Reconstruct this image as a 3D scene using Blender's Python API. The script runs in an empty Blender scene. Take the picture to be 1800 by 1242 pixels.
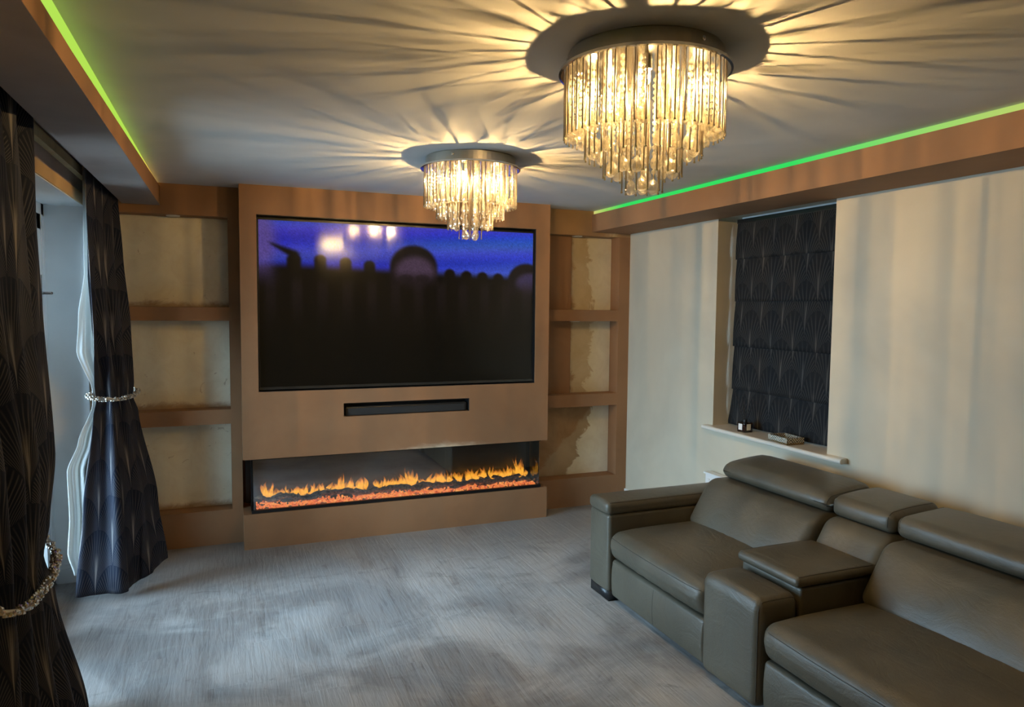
import bpy, bmesh, math, random
import numpy as np
from mathutils import Matrix, Vector
random.seed(7); np.random.seed(7)
sc = bpy.context.scene
COL = sc.collection
PI = math.pi

# ------------------------------------------------------------------ camera
CAM = (-0.0807, -4.9395, 1.6282)
yaw, pitch, roll = (math.radians(a) for a in (21.8479, 3.7635, 0.5253))
fwd = Vector((math.sin(yaw)*math.cos(pitch), math.cos(yaw)*math.cos(pitch), -math.sin(pitch)))
rgt = Vector((math.cos(yaw), -math.sin(yaw), 0)); up = rgt.cross(fwd)
r2 = math.cos(roll)*rgt + math.sin(roll)*up; u2 = -math.sin(roll)*rgt + math.cos(roll)*up
cam = bpy.data.objects.new('camera', bpy.data.cameras.new('camera')); COL.objects.link(cam)
cam.matrix_world = Matrix(((r2.x, u2.x, -fwd.x, CAM[0]), (r2.y, u2.y, -fwd.y, CAM[1]), (r2.z, u2.z, -fwd.z, CAM[2]), (0, 0, 0, 1)))
cam.data.sensor_width = 36; cam.data.lens = 36*1248.478/1800; cam.data.clip_start = .05
sc.camera = cam
# ------------------------------------------------------------------ world, light, exposure
SKY = 31.0
BULB = 120000.0
w = bpy.data.worlds.new('sky'); sc.world = w; w.use_nodes = True
bg = w.node_tree.nodes['Background']; bg.inputs[0].default_value = (.51, .77, 1.0, 1); bg.inputs[1].default_value = SKY
def portal(loc, rot, sx, sy):
    l = bpy.data.lights.new('sky_portal', 'AREA'); l.shape = 'RECTANGLE'; l.size = sx; l.size_y = sy; l.cycles.is_portal = True
    o = bpy.data.objects.new('sky_portal', l); COL.objects.link(o); o.location = loc; o.rotation_euler = rot
portal((-1.16, -1.12, 1.1), (0, -PI/2, 0), 2.2, 1.85)
portal((3.27, -1.45, 1.52), (0, PI/2, 0), 1.4, 1.0)
sc.view_settings.view_transform = 'Standard'; sc.view_settings.look = 'None'
sc.view_settings.exposure = -0.3; sc.view_settings.gamma = 1; sc.view_settings.use_curve_mapping = False
sc.cycles.transparent_max_bounces = 28
sc.cycles.max_bounces = 8; sc.cycles.diffuse_bounces = 4; sc.cycles.glossy_bounces = 4; sc.cycles.transmission_bounces = 8
sc.cycles.caustics_reflective = False; sc.cycles.caustics_refractive = False
sc.cycles.sample_clamp_indirect = 4.0; sc.cycles.use_denoising = True

# ------------------------------------------------------------------ material helpers
class NT:
    """tiny expression layer over shader math nodes"""
    def __init__(s, name):
        s.m = bpy.data.materials.new(name); s.m.use_nodes = True; s.t = s.m.node_tree; s.t.nodes.clear()
        s.out = s.t.nodes.new('ShaderNodeOutputMaterial')
    def node(s, typ, **kw):
        n = s.t.nodes.new(typ)
        for k, v in kw.items(): setattr(n, k, v)
        return n
    def link(s, a, b): s.t.links.new(a.s if isinstance(a, X) else a, b)
    def put(s, v, sock):
        if isinstance(v, X): s.t.links.new(v.s, sock)
        elif isinstance(v, bpy.types.NodeSocket): s.t.links.new(v, sock)
        else: sock.default_value = v
    def op(s, o, *a):
        n = s.node('ShaderNodeMath', operation=o)
        for i, v in enumerate(a): s.put(v, n.inputs[i])
        return X(s, n.outputs[0])
    def coords(s, which='Object', scale=(1, 1, 1), off=(0, 0, 0)):
        tc = s.node('ShaderNodeTexCoord'); mp = s.node('ShaderNodeMapping')
        s.link(tc.outputs[which], mp.inputs[0]); mp.inputs['Scale'].default_value = scale; mp.inputs['Location'].default_value = off
        return mp.outputs[0]
    def world(s, scale=(1, 1, 1), off=(0, 0, 0)):
        g = s.node('ShaderNodeNewGeometry'); mp = s.node('ShaderNodeMapping')
        s.link(g.outputs['Position'], mp.inputs[0]); mp.inputs['Scale'].default_value = scale; mp.inputs['Location'].default_value = off
        return mp.outputs[0]
    def xyz(s, vec):
        n = s.node('ShaderNodeSeparateXYZ'); s.link(vec, n.inputs[0]); return [X(s, n.outputs[i]) for i in range(3)]
    def noise(s, vec, scale=5, detail=3, rough=.5, dist=0):
        n = s.node('ShaderNodeTexNoise'); s.link(vec, n.inputs['Vector'])
        n.inputs['Scale'].default_value = scale; n.inputs['Detail'].default_value = detail; n.inputs['Roughness'].default_value = rough; n.inputs['Distortion'].default_value = dist
        return X(s, n.outputs['Fac'])
    def ramp(s, fac, stops):
        n = s.node('ShaderNodeValToRGB'); s.put(fac, n.inputs[0]); e = n.color_ramp.elements
        while len(e) < len(stops): e.new(.5)
        for i, (p, c) in enumerate(stops):
            e[i].position = p; e[i].color = (*c, 1) if len(c) == 3 else c
        return n.outputs[0]
    def step(s, v, a, b):
        n = s.node('ShaderNodeMapRange', interpolation_type='SMOOTHSTEP'); s.put(v, n.inputs[0]); n.inputs[1].default_value = a; n.inputs[2].default_value = b
        return X(s, n.outputs[0])
    def mix(s, f, a, b, mode='MIX'):
        n = s.node('ShaderNodeMix', data_type='RGBA', blend_type=mode); s.put(f, n.inputs[0])
        for v, k in ((a, 6), (b, 7)):
            if isinstance(v, tuple): n.inputs[k].default_value = (*v, 1)[:4]
            else: s.put(v, n.inputs[k])
        return n.outputs[2]
    def bump(s, h, strength=.3, dist=.01):
        n = s.node('ShaderNodeBump'); s.put(h, n.inputs['Height']); n.inputs['Strength'].default_value = strength; n.inputs['Distance'].default_value = dist
        return n.outputs[0]
    def bsdf(s, color, rough=.5, metal=0, normal=None, spec=.5, **kw):
        b = s.node('ShaderNodeBsdfPrincipled')
        if isinstance(color, tuple): b.inputs['Base Color'].default_value = (*color, 1)
        else: s.put(color, b.inputs['Base Color'])
        s.put(rough, b.inputs['Roughness']); s.put(metal, b.inputs['Metallic']); b.inputs['Specular IOR Level'].default_value = spec
        if normal is not None: s.link(normal, b.inputs['Normal'])
        for k, v in kw.items(): s.put(v, b.inputs[k.replace('_', ' ')])
        return b.outputs[0]
    def finish(s, sh): s.link(sh, s.out.inputs[0]); return s.m
class X:
    def __init__(s, nt, sock): s.n, s.s = nt, sock
    def __add__(a, b): return a.n.op('ADD', a, b)
    __radd__ = __add__
    def __sub__(a, b): return a.n.op('SUBTRACT', a, b)
    def __rsub__(a, b): return a.n.op('SUBTRACT', b, a)
    def __mul__(a, b): return a.n.op('MULTIPLY', a, b)
    __rmul__ = __mul__
    def __truediv__(a, b): return a.n.op('DIVIDE', a, b)
    def __rtruediv__(a, b): return a.n.op('DIVIDE', b, a)
    def __pow__(a, b): return a.n.op('POWER', a, b)
    def f(a, o, *b): return a.n.op(o, a, *b)

def simple(name, col, rough=.5, metal=0, spec=.5, **kw):
    t = NT(name); return t.finish(t.bsdf(col, rough, metal, None, spec, **kw))
def emit(name, col, strength):
    t = NT(name); e = t.node('ShaderNodeEmission'); e.inputs[0].default_value = (*col, 1); e.inputs[1].default_value = strength; return t.finish(e.outputs[0])

# ------------------------------------------------------------------ mesh helpers
class MB:
    def __init__(s): s.v = []; s.f = []; s.uv = None
    def add(s, vs, fs):
        o = len(s.v); s.v += [tuple(map(float, v)) for v in vs]; s.f += [tuple(o+i for i in f) for f in fs]; return s
    def box(s, x0, x1, y0, y1, z0, z1):
        x0, x1 = min(x0, x1), max(x0, x1); y0, y1 = min(y0, y1), max(y0, y1); z0, z1 = min(z0, z1), max(z0, z1)
        return s.add([(x0,y0,z0),(x1,y0,z0),(x1,y1,z0),(x0,y1,z0),(x0,y0,z1),(x1,y0,z1),(x1,y1,z1),(x0,y1,z1)],
                     [(0,3,2,1),(4,5,6,7),(0,1,5,4),(1,2,6,5),(2,3,7,6),(3,0,4,7)])
    def tube(s, path, rad, n=8, cap=True):
        P = [Vector(p) for p in path]; R = rad if hasattr(rad, '__len__') else [rad]*len(P)
        o = len(s.v); ref = Vector((0, 0, 1)); rings = []
        for i, p in enumerate(P):
            t = (P[min(i+1, len(P)-1)] - P[max(i-1, 0)]).normalized()
            if abs(t.dot(ref)) > .95: ref2 = Vector((1, 0, 0))
            else: ref2 = ref
            a = t.cross(ref2).normalized(); b = t.cross(a).normalized()
            for k in range(n):
                th = 2*PI*k/n; s.v.append(tuple(p + (a*math.cos(th)+b*math.sin(th))*R[i]))
        for i in range(len(P)-1):
            for k in range(n):
                s.f.append((o+i*n+k, o+i*n+(k+1) % n, o+(i+1)*n+(k+1) % n, o+(i+1)*n+k))
        if cap:
            s.f.append(tuple(o+k for k in range(n))[::-1]); e = o+(len(P)-1)*n; s.f.append(tuple(e+k for k in range(n)))
        return s
    def lathe(s, c, prof, n=24):
        """prof: list of (radius, z) ; closed with caps where the radius is > 0"""
        o = len(s.v)
        for r, z in prof:
            for k in range(n): s.v.append((c[0]+r*math.cos(2*PI*k/n), c[1]+r*math.sin(2*PI*k/n), c[2]+z))
        for i in range(len(prof)-1):
            for k in range(n): s.f.append((o+i*n+k, o+i*n+(k+1) % n, o+(i+1)*n+(k+1) % n, o+(i+1)*n+k))
        s.f.append(tuple(o+k for k in range(n))[::-1]); e = o+(len(prof)-1)*n; s.f.append(tuple(e+k for k in range(n)))
        return s
    def gem(s, c, rx, rz, n=6, rot=0):
        o = [(c[0], c[1], c[2]+rz)]
        for z in (.42, -.42):
            for k in range(n):
                th = rot + 2*PI*(k + (.5 if z < 0 else 0))/n; o.append((c[0]+rx*.92*math.cos(th), c[1]+rx*.92*math.sin(th), c[2]+rz*z))
        o.append((c[0], c[1], c[2]-rz)); f = []
        for k in range(n):
            a, b, cc, dd = 1+k, 1+(k+1) % n, 1+n+k, 1+n+(k+1) % n
            f += [(0, a, b), (a, cc, b), (b, cc, dd), (cc, 2*n+1, dd)]
        return s.add(o, f)
    def build(s, name, mat, parent=None, smooth=False, uv=None):
        off = Vector((0, 0, 0)); p = parent
        while p is not None: off += p.location; p = p.parent
        me = bpy.data.meshes.new(name); me.from_pydata([tuple(Vector(v)-off) for v in s.v], [], s.f); me.update()
        if uv is not None:
            l = me.uv_layers.new(name='UVMap'); idx = np.zeros(len(me.loops), int); me.loops.foreach_get('vertex_index', idx)
            l.data.foreach_set('uv', np.asarray(uv, float)[idx].ravel())
        if smooth: me.polygons.foreach_set('use_smooth', [True]*len(me.polygons))
        me.materials.append(mat); o = bpy.data.objects.new(name, me); COL.objects.link(o); o.parent = parent
        return o
def fixn(o):
    bm = bmesh.new(); bm.from_mesh(o.data); bmesh.ops.recalc_face_normals(bm, faces=bm.faces); bm.to_mesh(o.data); bm.free(); return o
def tag(o, label, cat, group=None):
    o['label'] = label; o['category'] = cat
    if group: o['group'] = group
    return o
def empty(name, loc, label=None, cat=None, group=None):
    o = bpy.data.objects.new(name, None); COL.objects.link(o); o.location = loc; o.empty_display_size = .05
    if label: tag(o, label, cat, group)
    return o
def struct(o, label=None):
    o['kind'] = 'structure'
    if label: o['label'] = label
    return o
def holes(mb, ax, a0, a1, b0, b1, t0, t1, hs):
    """slab with rectangular holes. ax='y': a=x, b=z, t=y ; ax='x': a=y, b=z, t=x"""
    A = sorted({a0, a1, *[h[0] for h in hs], *[h[1] for h in hs]}); B = sorted({b0, b1, *[h[2] for h in hs], *[h[3] for h in hs]})
    for i in range(len(A)-1):
        for j in range(len(B)-1):
            ca, cb = (A[i]+A[i+1])/2, (B[j]+B[j+1])/2
            if any(h[0] < ca < h[1] and h[2] < cb < h[3] for h in hs): continue
            if ax == 'y': mb.box(A[i], A[i+1], t0, t1, B[j], B[j+1])
            else: mb.box(t0, t1, A[i], A[i+1], B[j], B[j+1])
    return mb
def axis_pts(h, r, m, k=4):
    c = [h - r + r*math.tan(PI/4*i/k) for i in range(k+1)]
    inner = list(np.linspace(-(h-r), h-r, m+1))
    return [-x for x in c[::-1]][:-1] + inner + c[1:]
def puff(x0, x1, y0, y1, z0, z1, r=.03, m=8, deform=None):
    """rounded box with evenly spread faces; deform(P, N) gets world points and -1..1 coordinates"""
    c = np.array([(x0+x1)/2, (y0+y1)/2, (z0+z1)/2]); h = np.array([abs(x1-x0)/2, abs(y1-y0)/2, abs(z1-z0)/2]); r = min(r, h.min()*.98)
    ax = [axis_pts(h[i], r, m) for i in range(3)]
    idx = {}; V = []; F = []
    def vid(p):
        key = tuple(round(q, 6) for q in p)
        if key not in idx: idx[key] = len(V); V.append(p)
        return idx[key]
    for d in range(3):
        e, g = [(1, 2), (2, 0), (0, 1)][d]
        for sgn in (-1, 1):
            for i in range(len(ax[e])-1):
                for j in range(len(ax[g])-1):
                    q = []
                    for (ii, jj) in ((i, j), (i+1, j), (i+1, j+1), (i, j+1)):
                        p = [0, 0, 0]; p[d] = sgn*h[d]; p[e] = ax[e][ii]; p[g] = ax[g][jj]; q.append(vid(tuple(p)))
                    F.append(tuple(q) if sgn > 0 else tuple(q[::-1]))
    P = np.array(V); core = np.clip(P, -(h-r), h-r); dlt = P-core; n = np.linalg.norm(dlt, axis=1, keepdims=True); n[n == 0] = 1
    P = core + r*dlt/n; N = P/h
    P = P + c
    if deform: P = deform(P.copy(), N)
    mb = MB(); mb.v = [tuple(p) for p in P]; mb.f = F
    return mb

# ------------------------------------------------------------------ materials
def plaster(name, base, patch=None, amt=.5, sc1=1.6, rough=.75):
    t = NT(name); wv = t.world()
    n1 = t.noise(wv, sc1, 4, .6, .3); n2 = t.noise(wv, 60, 3, .6)
    c = t.mix(t.step(n1, .3, .75), tuple(b*.88 for b in base), tuple(min(1, b*1.12) for b in base))
    if patch: c = t.mix(t.step(t.noise(t.world(off=(5, 3, 1)), 1.9, 5, .62, .6), .6-.1*amt, .66), c, patch)
    return t.finish(t.bsdf(c, rough, 0, t.bump(n2, .08, .004), .3))
M = {}
BROWN = (.298, .157, .077)
M['brown'] = plaster('bare_brown_plaster', BROWN)
M['paint'] = plaster('cream_wall_paint', (.58, .52, .40), rough=.6, sc1=.9)
M['reveal_white'] = plaster('white_reveal_paint', (.86, .87, .86), rough=.55, sc1=.9)
M['ceiling'] = plaster('ceiling_paint', (.66, .65, .625), rough=.85, sc1=.8)
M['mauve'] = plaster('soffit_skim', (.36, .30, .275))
M['lintel'] = plaster('pale_lintel_plaster', (.55, .38, .20))
M['timber'] = plaster('pale_timber', (.55, .47, .28), sc1=9)
M['white'] = simple('white_gloss', (.80, .80, .78), .28)
M['upvc'] = simple('white_upvc', (.82, .84, .84), .25)
M['black'] = simple('black_plastic', (.012, .012, .013), .35)
M['satin_black'] = simple('satin_black_metal', (.02, .02, .02), .3, .6)
M['chrome'] = simple('chrome', (.78, .77, .75), .12, 1)
M['brushed'] = simple('brushed_nickel', (.42, .39, .34), .33, 1)
M['rodm'] = simple('rod_chrome', (.50, .43, .36), .22, 1)
M['filament'] = emit('halogen_filament', (1.0, .64, .25), BULB)
def capsule():
    t = NT('bulb_capsule'); tr = t.node('ShaderNodeBsdfTransparent'); e = t.node('ShaderNodeEmission'); e.inputs[0].default_value = (1, .74, .36, 1); e.inputs[1].default_value = 12
    m = t.node('ShaderNodeMixShader'); m.inputs[0].default_value = .35; t.link(tr.outputs[0], m.inputs[1]); t.link(e.outputs[0], m.inputs[2]); m_ = t.finish(m.outputs[0]); m_.cycles.emission_sampling = 'NONE'; return m_
M['bulb'] = capsule()
M['gold'] = simple('brass_tray', (.55, .36, .13), .35, .8)

def alcove_mat(name, kind):
    t = NT(name); wv = t.world(); x, y, z = t.xyz(wv); n = t.noise(wv, 3.1, 5, .65, .5); n2 = t.noise(t.world(off=(2, 7, 4)), 7, 5, .7, .8)
    cream = t.mix(t.step(n2, .3, .8), (.86, .79, .61), (.76, .67, .49)); brown = t.mix(t.step(n, .3, .7), (.30, .165, .07), (.42, .25, .12))
    if kind == 'left':
        # smears of bare plaster just above each ledge
        lo = z.f('SUBTRACT', .235).f('ABSOLUTE').f('MINIMUM', (z-.921).f('ABSOLUTE')).f('MINIMUM', (z-1.607).f('ABSOLUTE'))
        f = t.step(n2*.09 - lo, -.005, .04)*.8
        c = t.mix(f, cream, brown)
        c = t.mix(t.step(t.noise(wv, 14, 4, .6, 1), .66, .72)*.5, c, (.36, .24, .12))
    elif kind == 'top':
        # pale paint right of a ragged diagonal, bare plaster elsewhere
        e = (x-2.76) + (z-1.9)*.28*-1 + (n2-.5)*.34
        e2 = (x-2.69) + ((z*3.1).f('SINE'))*.05 + (n2-.5)*.32
        tan = t.mix(t.step(n, .35, .65), (.54, .41, .24), (.63, .50, .32))
        c = t.mix(t.step(e2, -.01, .03), tan, cream)
        c = t.mix(t.step((n-.5)*.5+(2.57-x)+(.0), .0, .06), c, brown)
    else:
        e = (x-2.42)*1.0 + (z-.45)*-.95 + (n2-.5)*.22
        e2 = (x-2.64)*1.0 + (z-.5)*-.42 + (n2-.5)*.26
        tan = t.mix(t.step(n, .35, .65), (.40, .28, .155), (.47, .34, .20))
        c = t.mix(t.step(e, -.02, .03), brown, tan); c = t.mix(t.step(e2, -.01, .02), c, cream)
    return t.finish(t.bsdf(c, .75, 0, t.bump(n2, .1, .004), .3))
M['alc_left'] = alcove_mat('alcove_back_left', 'left'); M['alc_top'] = alcove_mat('alcove_back_top', 'top'); M['alc_bot'] = alcove_mat('alcove_back_bottom', 'bot')
M['header_patch'] = plaster('patchy_header_plaster', (.36, .21, .10), (.56, .43, .25), .9)

def floor_mat():
    t = NT('grey_oak_vinyl'); oi = t.node('ShaderNodeObjectInfo'); rnd = X(t, oi.outputs['Random'])
    g = t.node('ShaderNodeNewGeometry'); px, py, pz = t.xyz(g.outputs['Position'])
    cmb = t.node('ShaderNodeCombineXYZ'); t.put(px + rnd*7.3, cmb.inputs[0]); t.put(py*.085 + rnd*3.1, cmb.inputs[1]); t.put(rnd*9, cmb.inputs[2])
    grain = t.noise(cmb.outputs[0], 40, 5, .62, .5); broad = t.noise(cmb.outputs[0], 9, 3, .5, .4)
    crack = t.step(grain, .55, .68)
    wv = t.world(); smear = t.noise(wv, 1.5, 5, .62, .9); fine = t.noise(t.world(scale=(1, 1.4, 1), off=(4, 1, 0)), 4.2, 6, .7, 1.4)
    c = t.mix(t.step(broad, .3, .7), (.27, .265, .26), (.35, .345, .34))
    c = t.mix(rnd*.35, c, (.21, .205, .20))
    c = t.mix(crack*.5, c, (.12, .115, .11))
    c = t.mix(t.step(smear, .40, .60)*.95, c, (.46, .455, .445))     # plaster dust
    c = t.mix(t.step(fine, .55, .75)*.6, c, (.15, .14, .13))
    c = t.mix(t.step(py + (smear-.5)*1.6 + (fine-.5)*.5, -.85, -.15)*.55, c, (.155, .14, .125))   # shade by the plinth, painted into the floor colour
    h = grain*-1.0
    rg = .34 + t.step(smear, .35, .7)*.2
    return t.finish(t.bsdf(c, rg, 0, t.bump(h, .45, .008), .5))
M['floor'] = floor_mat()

def leather_mat():
    t = NT('olive_grey_leather'); oc = t.coords('Object')
    n1 = t.noise(oc, 3.2, 3, .55, .4); n2 = t.noise(oc, 420, 2, .5); n3 = t.noise(t.coords('Object', (1, .55, 1)), 9, 4, .6, 1.5)
    c = t.mix(t.step(n1, .3, .75), (.086, .075, .053), (.116, .102, .073))
    c = t.mix(t.step(n3, .62, .72)*.25, c, (.08, .07, .052))
    h = n2*.25 + n3*1.3
    return t.finish(t.bsdf(c, .33 + n1*.1, 0, t.bump(h, .3, .01), .5))
M['leather'] = leather_mat()
M['seam'] = simple('leather_seam', (.05, .045, .035), .6)

def fan_mat(name, w, hh, base, line, n_lines, gain, stem, sg=1.0):
    """ogee fans: rows of palm-like sprays, each row set half a repeat along"""
    t = NT(name); tc = t.node('ShaderNodeTexCoord'); u, v, _ = t.xyz(tc.outputs['UV'])
    wob = t.noise(tc.outputs['UV'], 9, 2, .5)-.5
    def lat(p):
        U = (u + wob*.005)/w + .5*p + 40; V = v/(2*hh) + .5*p + 40
        cu = U.f('FRACT')-.5; cv = V.f('FRACT'); s = U.f('FLOOR')*3.7 + V.f('FLOOR')*9.1
        return cu, cv, s
    a, ta, sa = lat(0); b, tb, sb = lat(1)
    lo = .5*(1-(1-(ta*2).f('MINIMUM', 1)**2).f('SQRT')); hi = .5*((1-((ta-.5).f('MAXIMUM', 0)*2)**2).f('MAXIMUM', 0)).f('SQRT')
    top = ta.f('GREATER_THAN', .5); bound = lo*(1-top) + hi*top
    inA = a.f('ABSOLUTE').f('LESS_THAN', bound)
    cu = a*inA + b*(1-inA); tt = ta*inA + tb*(1-inA); sd = sa*inA + sb*(1-inA)
    k = cu/(.022 + 1.1*(tt**1.8))
    dist = (a.f('ABSOLUTE')-bound).f('ABSOLUTE')
    lines = ((k*n_lines + sd).f('SINE')*.5+.5)**4*t.step(dist, .0, .035)
    lines = lines*(1-t.step(tt, .75, 1.0)*.6)*t.step(k.f('ABSOLUTE')*-1, -2.4, -1.7)
    st = (1-(k.f('ABSOLUTE')*stem).f('MINIMUM', 1))*(1-t.step(tt, .35, .72))*t.step(tt, .0, .03)
    var = t.noise(tc.outputs['UV'], 5, 2)
    f = (lines*gain*(.35+var)*(1.5-tt) + st*(.3+var)*sg).f('MINIMUM', 1)
    c = t.mix(f, base, line)
    weave = t.noise(t.coords('UV', (1, 1, 1)), 700, 1)
    return t.finish(t.bsdf(c, .75 - f*.2, 0, t.bump(weave + f*.6, .12, .002), .2))
M['curtain'] = fan_mat('navy_fan_curtain', .19, .19, (.0075, .0115, .026), (.27, .25, .24), 72, .36, 6)
M['blind'] = fan_mat('charcoal_fan_blind', .19, .18, (.0075, .0085, .0105), (.26, .24, .21), 30, .17, 6, .38)
def lining():
    t = NT('ivory_lining'); d = t.node('ShaderNodeBsdfDiffuse'); d.inputs[0].default_value = (.80, .80, .79, 1); tr = t.node('ShaderNodeBsdfTranslucent'); tr.inputs[0].default_value = (.82, .82, .78, 1)
    m = t.node('ShaderNodeMixShader'); m.inputs[0].default_value = .45; t.link(d.outputs[0], m.inputs[1]); t.link(tr.outputs[0], m.inputs[2]); return t.finish(m.outputs[0])
M['lining'] = lining()
def thin_glass(name, tint=(1, 1, 1), refl=.08, rough=.0):
    t = NT(name); tr = t.node('ShaderNodeBsdfTransparent'); tr.inputs[0].default_value = (*tint, 1); g = t.node('ShaderNodeBsdfGlossy'); g.inputs['Roughness'].default_value = rough
    fr = t.node('ShaderNodeFresnel'); fr.inputs[0].default_value = 1.45; m = t.node('ShaderNodeMixShader')
    t.put((X(t, fr.outputs[0])*1.0 + refl).f('MINIMUM', 1), m.inputs[0]); t.link(tr.outputs[0], m.inputs[1]); t.link(g.outputs[0], m.inputs[2]); return t.finish(m.outputs[0])
M['glass'] = thin_glass('window_glass'); M['fire_glass'] = thin_glass('fire_glass', (.92, .94, .96), .11)
def crystal():
    t = NT('cut_crystal'); tr = t.node('ShaderNodeBsdfTransparent'); tr.inputs[0].default_value = (.97, .95, .9, 1)
    g = t.node('ShaderNodeBsdfGlossy'); g.inputs['Roughness'].default_value = .16; tl = t.node('ShaderNodeBsdfTranslucent'); tl.inputs[0].default_value = (.95, .89, .72, 1); df = t.node('ShaderNodeBsdfDiffuse'); df.inputs[0].default_value = (.9, .84, .68, 1)
    a = t.node('ShaderNodeMixShader'); a.inputs[0].default_value = .5; t.link(tl.outputs[0], a.inputs[1]); t.link(df.outputs[0], a.inputs[2])
    lw = t.node('ShaderNodeLayerWeight'); lw.inputs[0].default_value = .45
    b = t.node('ShaderNodeMixShader'); t.put(X(t, lw.outputs[1])*.45+.16, b.inputs[0]); t.link(tr.outputs[0], b.inputs[1]); t.link(g.outputs[0], b.inputs[2])
    c = t.node('ShaderNodeMixShader'); c.inputs[0].default_value = .10; t.link(b.outputs[0], c.inputs[1]); t.link(a.outputs[0], c.inputs[2]); return t.finish(c.outputs[0])
M['crystal'] = crystal()
def led(name, stops):
    t = NT(name); x, y, z = t.xyz(t.world()); f = (y+3.2)/3.4
    e = t.node('ShaderNodeEmission'); t.link(t.ramp(f, stops), e.inputs[0]); e.inputs[1].default_value = 1.15; return t.finish(e.outputs[0])
M['led_right'] = led('green_led', [(0, (.55, .68, .16)), (.20, (.22, .75, .16)), (.36, (.04, .78, .13)), (.86, (.04, .78, .13)), (.93, (.30, .68, .12)), (1, (.70, .66, .20))])
M['led_left'] = led('lime_led', [(0, (.50, .84, .10)), (.52, (.48, .82, .09)), (.70, (.56, .80, .09)), (.84, (.85, .56, .10)), (1, (.90, .52, .12))])

# ------------------------------------------------------------------ dimensions (metres), far wall along X, room along -Y
H = 2.4; W = 2.2014; YA = .184; YB = .33; XL = -.83; XR = 3.017; YN = -6.2
# ------------------------------------------------------------------ floor of planks
floor = struct(MB().box(XL-.3, XR+.02, YN, YB+.02, -.06, -.012).build('floor', M['satin_black']), 'grey wood effect vinyl plank floor')
pw, pl = .185, 1.22; meshes = {}
col_i = 0; x = XL-.28
while x < XR:
    x1 = min(x+pw, XR+.01); y = YN - random.random()*pl
    while y < YB:
        ya, yb = max(y, YN), min(y+pl, YB+.01)
        if yb-ya > .03:
            g = .0001; key = (round(x1-x, 4), round(yb-ya, 4))
            if key not in meshes:
                a, b = x1-x-2*g, yb-ya-2*g; c = .0003
                mb = MB().add([(0,0,-.012),(a,0,-.012),(a,b,-.012),(0,b,-.012),(0,0,-c),(a,0,-c),(a,b,-c),(0,b,-c),(c,c,0),(a-c,c,0),(a-c,b-c,0),(c,b-c,0)],
                              [(0,1,5,4),(1,2,6,5),(2,3,7,6),(3,0,4,7),(4,5,9,8),(5,6,10,9),(6,7,11,10),(7,4,8,11),(8,9,10,11)])
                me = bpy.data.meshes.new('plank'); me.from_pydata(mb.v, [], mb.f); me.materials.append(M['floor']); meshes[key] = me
            o = bpy.data.objects.new('plank', meshes[key]); COL.objects.link(o); o.parent = floor; o.location = (x+g, ya+g, 0)
        y += pl
    x += pw
# ------------------------------------------------------------------ shell
struct(MB().box(XL-.35, XR+.35, YN-.15, YB+.15, H, H+.1).build('ceiling', M['ceiling']), 'plain off white ceiling')
HEAD = 2.18; DY0, DY1 = -2.02, -.215
mb = MB(); holes(mb, 'x', YN-.15, YB+.15, 0, HEAD+.06, XL-.30, XL, [(DY0, DY1, 0, HEAD)])
wl = struct(mb.build('wall_left', M['paint']), 'cream wall with a patio door opening')
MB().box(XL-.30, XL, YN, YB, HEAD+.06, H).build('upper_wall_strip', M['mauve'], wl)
MB().box(XL-.001, XL+.004, DY0, DY1, HEAD, HEAD+.062).build('lintel_edge', M['lintel'], wl)
rv = MB(); rv.box(XL-.295, XL-.002, DY1-.004, DY1, 0, HEAD); rv.box(XL-.295, XL-.002, DY0, DY0+.004, 0, HEAD); rv.box(XL-.295, XL-.002, DY0, DY1, HEAD-.004, HEAD)
rv.build('door_reveal', M['reveal_white'], wl)
MB().box(XL-.19, XL-.002, DY1-.018, DY1-.004, 0, .105).box(XL-.19, XL-.002, DY1-.022, DY1-.004, 0, .085).build('reveal_skirting', M['reveal_white'], wl)
WY0, WY1, WZ0, WZ1 = -1.9545, -.9476, .826, 2.233
mb = MB(); holes(mb, 'x', YN-.15, YB+.15, 0, H, XR, XR+.30, [(WY0, WY1, WZ0-.03, WZ1+.02)])
struct(mb.build('wall_right', M['paint']), 'cream wall with one window recess')
struct(MB().box(XL-.35, XR+.35, YB+.01, YB+.15, 0, H).build('wall_far', M['brown']), 'far wall behind the built in media wall')
struct(MB().box(XL-.35, XR+.35, YN-.15, YN, 0, H).build('wall_near', M['paint']), 'plain cream wall behind the viewer')
# ------------------------------------------------------------------ soffits with LED gap
SXL, SZL, SXR, SZR = -.4699, 2.258, 2.657, 2.233; GAP = .028
def face_taper(x0, x1, z0, g0, g1):
    ya = -2.6
    return MB().box(x0, x1, YN, ya, z0, H-g0).add([(x0, ya, z0), (x1, ya, z0), (x1, YA, z0), (x0, YA, z0), (x0, ya, H-g0), (x1, ya, H-g0), (x1, YA, H-g1), (x0, YA, H-g1)], [(0,3,2,1),(4,5,6,7),(0,1,5,4),(1,2,6,5),(2,3,7,6),(3,0,4,7)])
s1 = struct(face_taper(SXL-.012, SXL, SZL, .075, .02).build('trim_1', M['brown']), 'boxed brown plaster pelmet along the left ceiling edge')
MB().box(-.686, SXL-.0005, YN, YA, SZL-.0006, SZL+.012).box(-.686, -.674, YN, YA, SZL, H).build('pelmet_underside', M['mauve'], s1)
s2 = struct(MB().box(SXR, SXR+.012, YN, YA, SZR, H-GAP).box(SXR+.012, XR, YN, YA, SZR, SZR+.012).build('trim_2', M['brown']), 'boxed brown plaster soffit along the right ceiling edge')
def strip(name, x0, x1, mat, label):
    o = tag(MB().box(x0, x1, YN, YA-.002, H-.095, H-.001).build(name, mat), label, 'led strip'); return o
strip('led_strip', SXL-.035, SXL-.014, M['led_left'], 'glowing lime and amber LED strip along the left pelmet')
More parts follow.
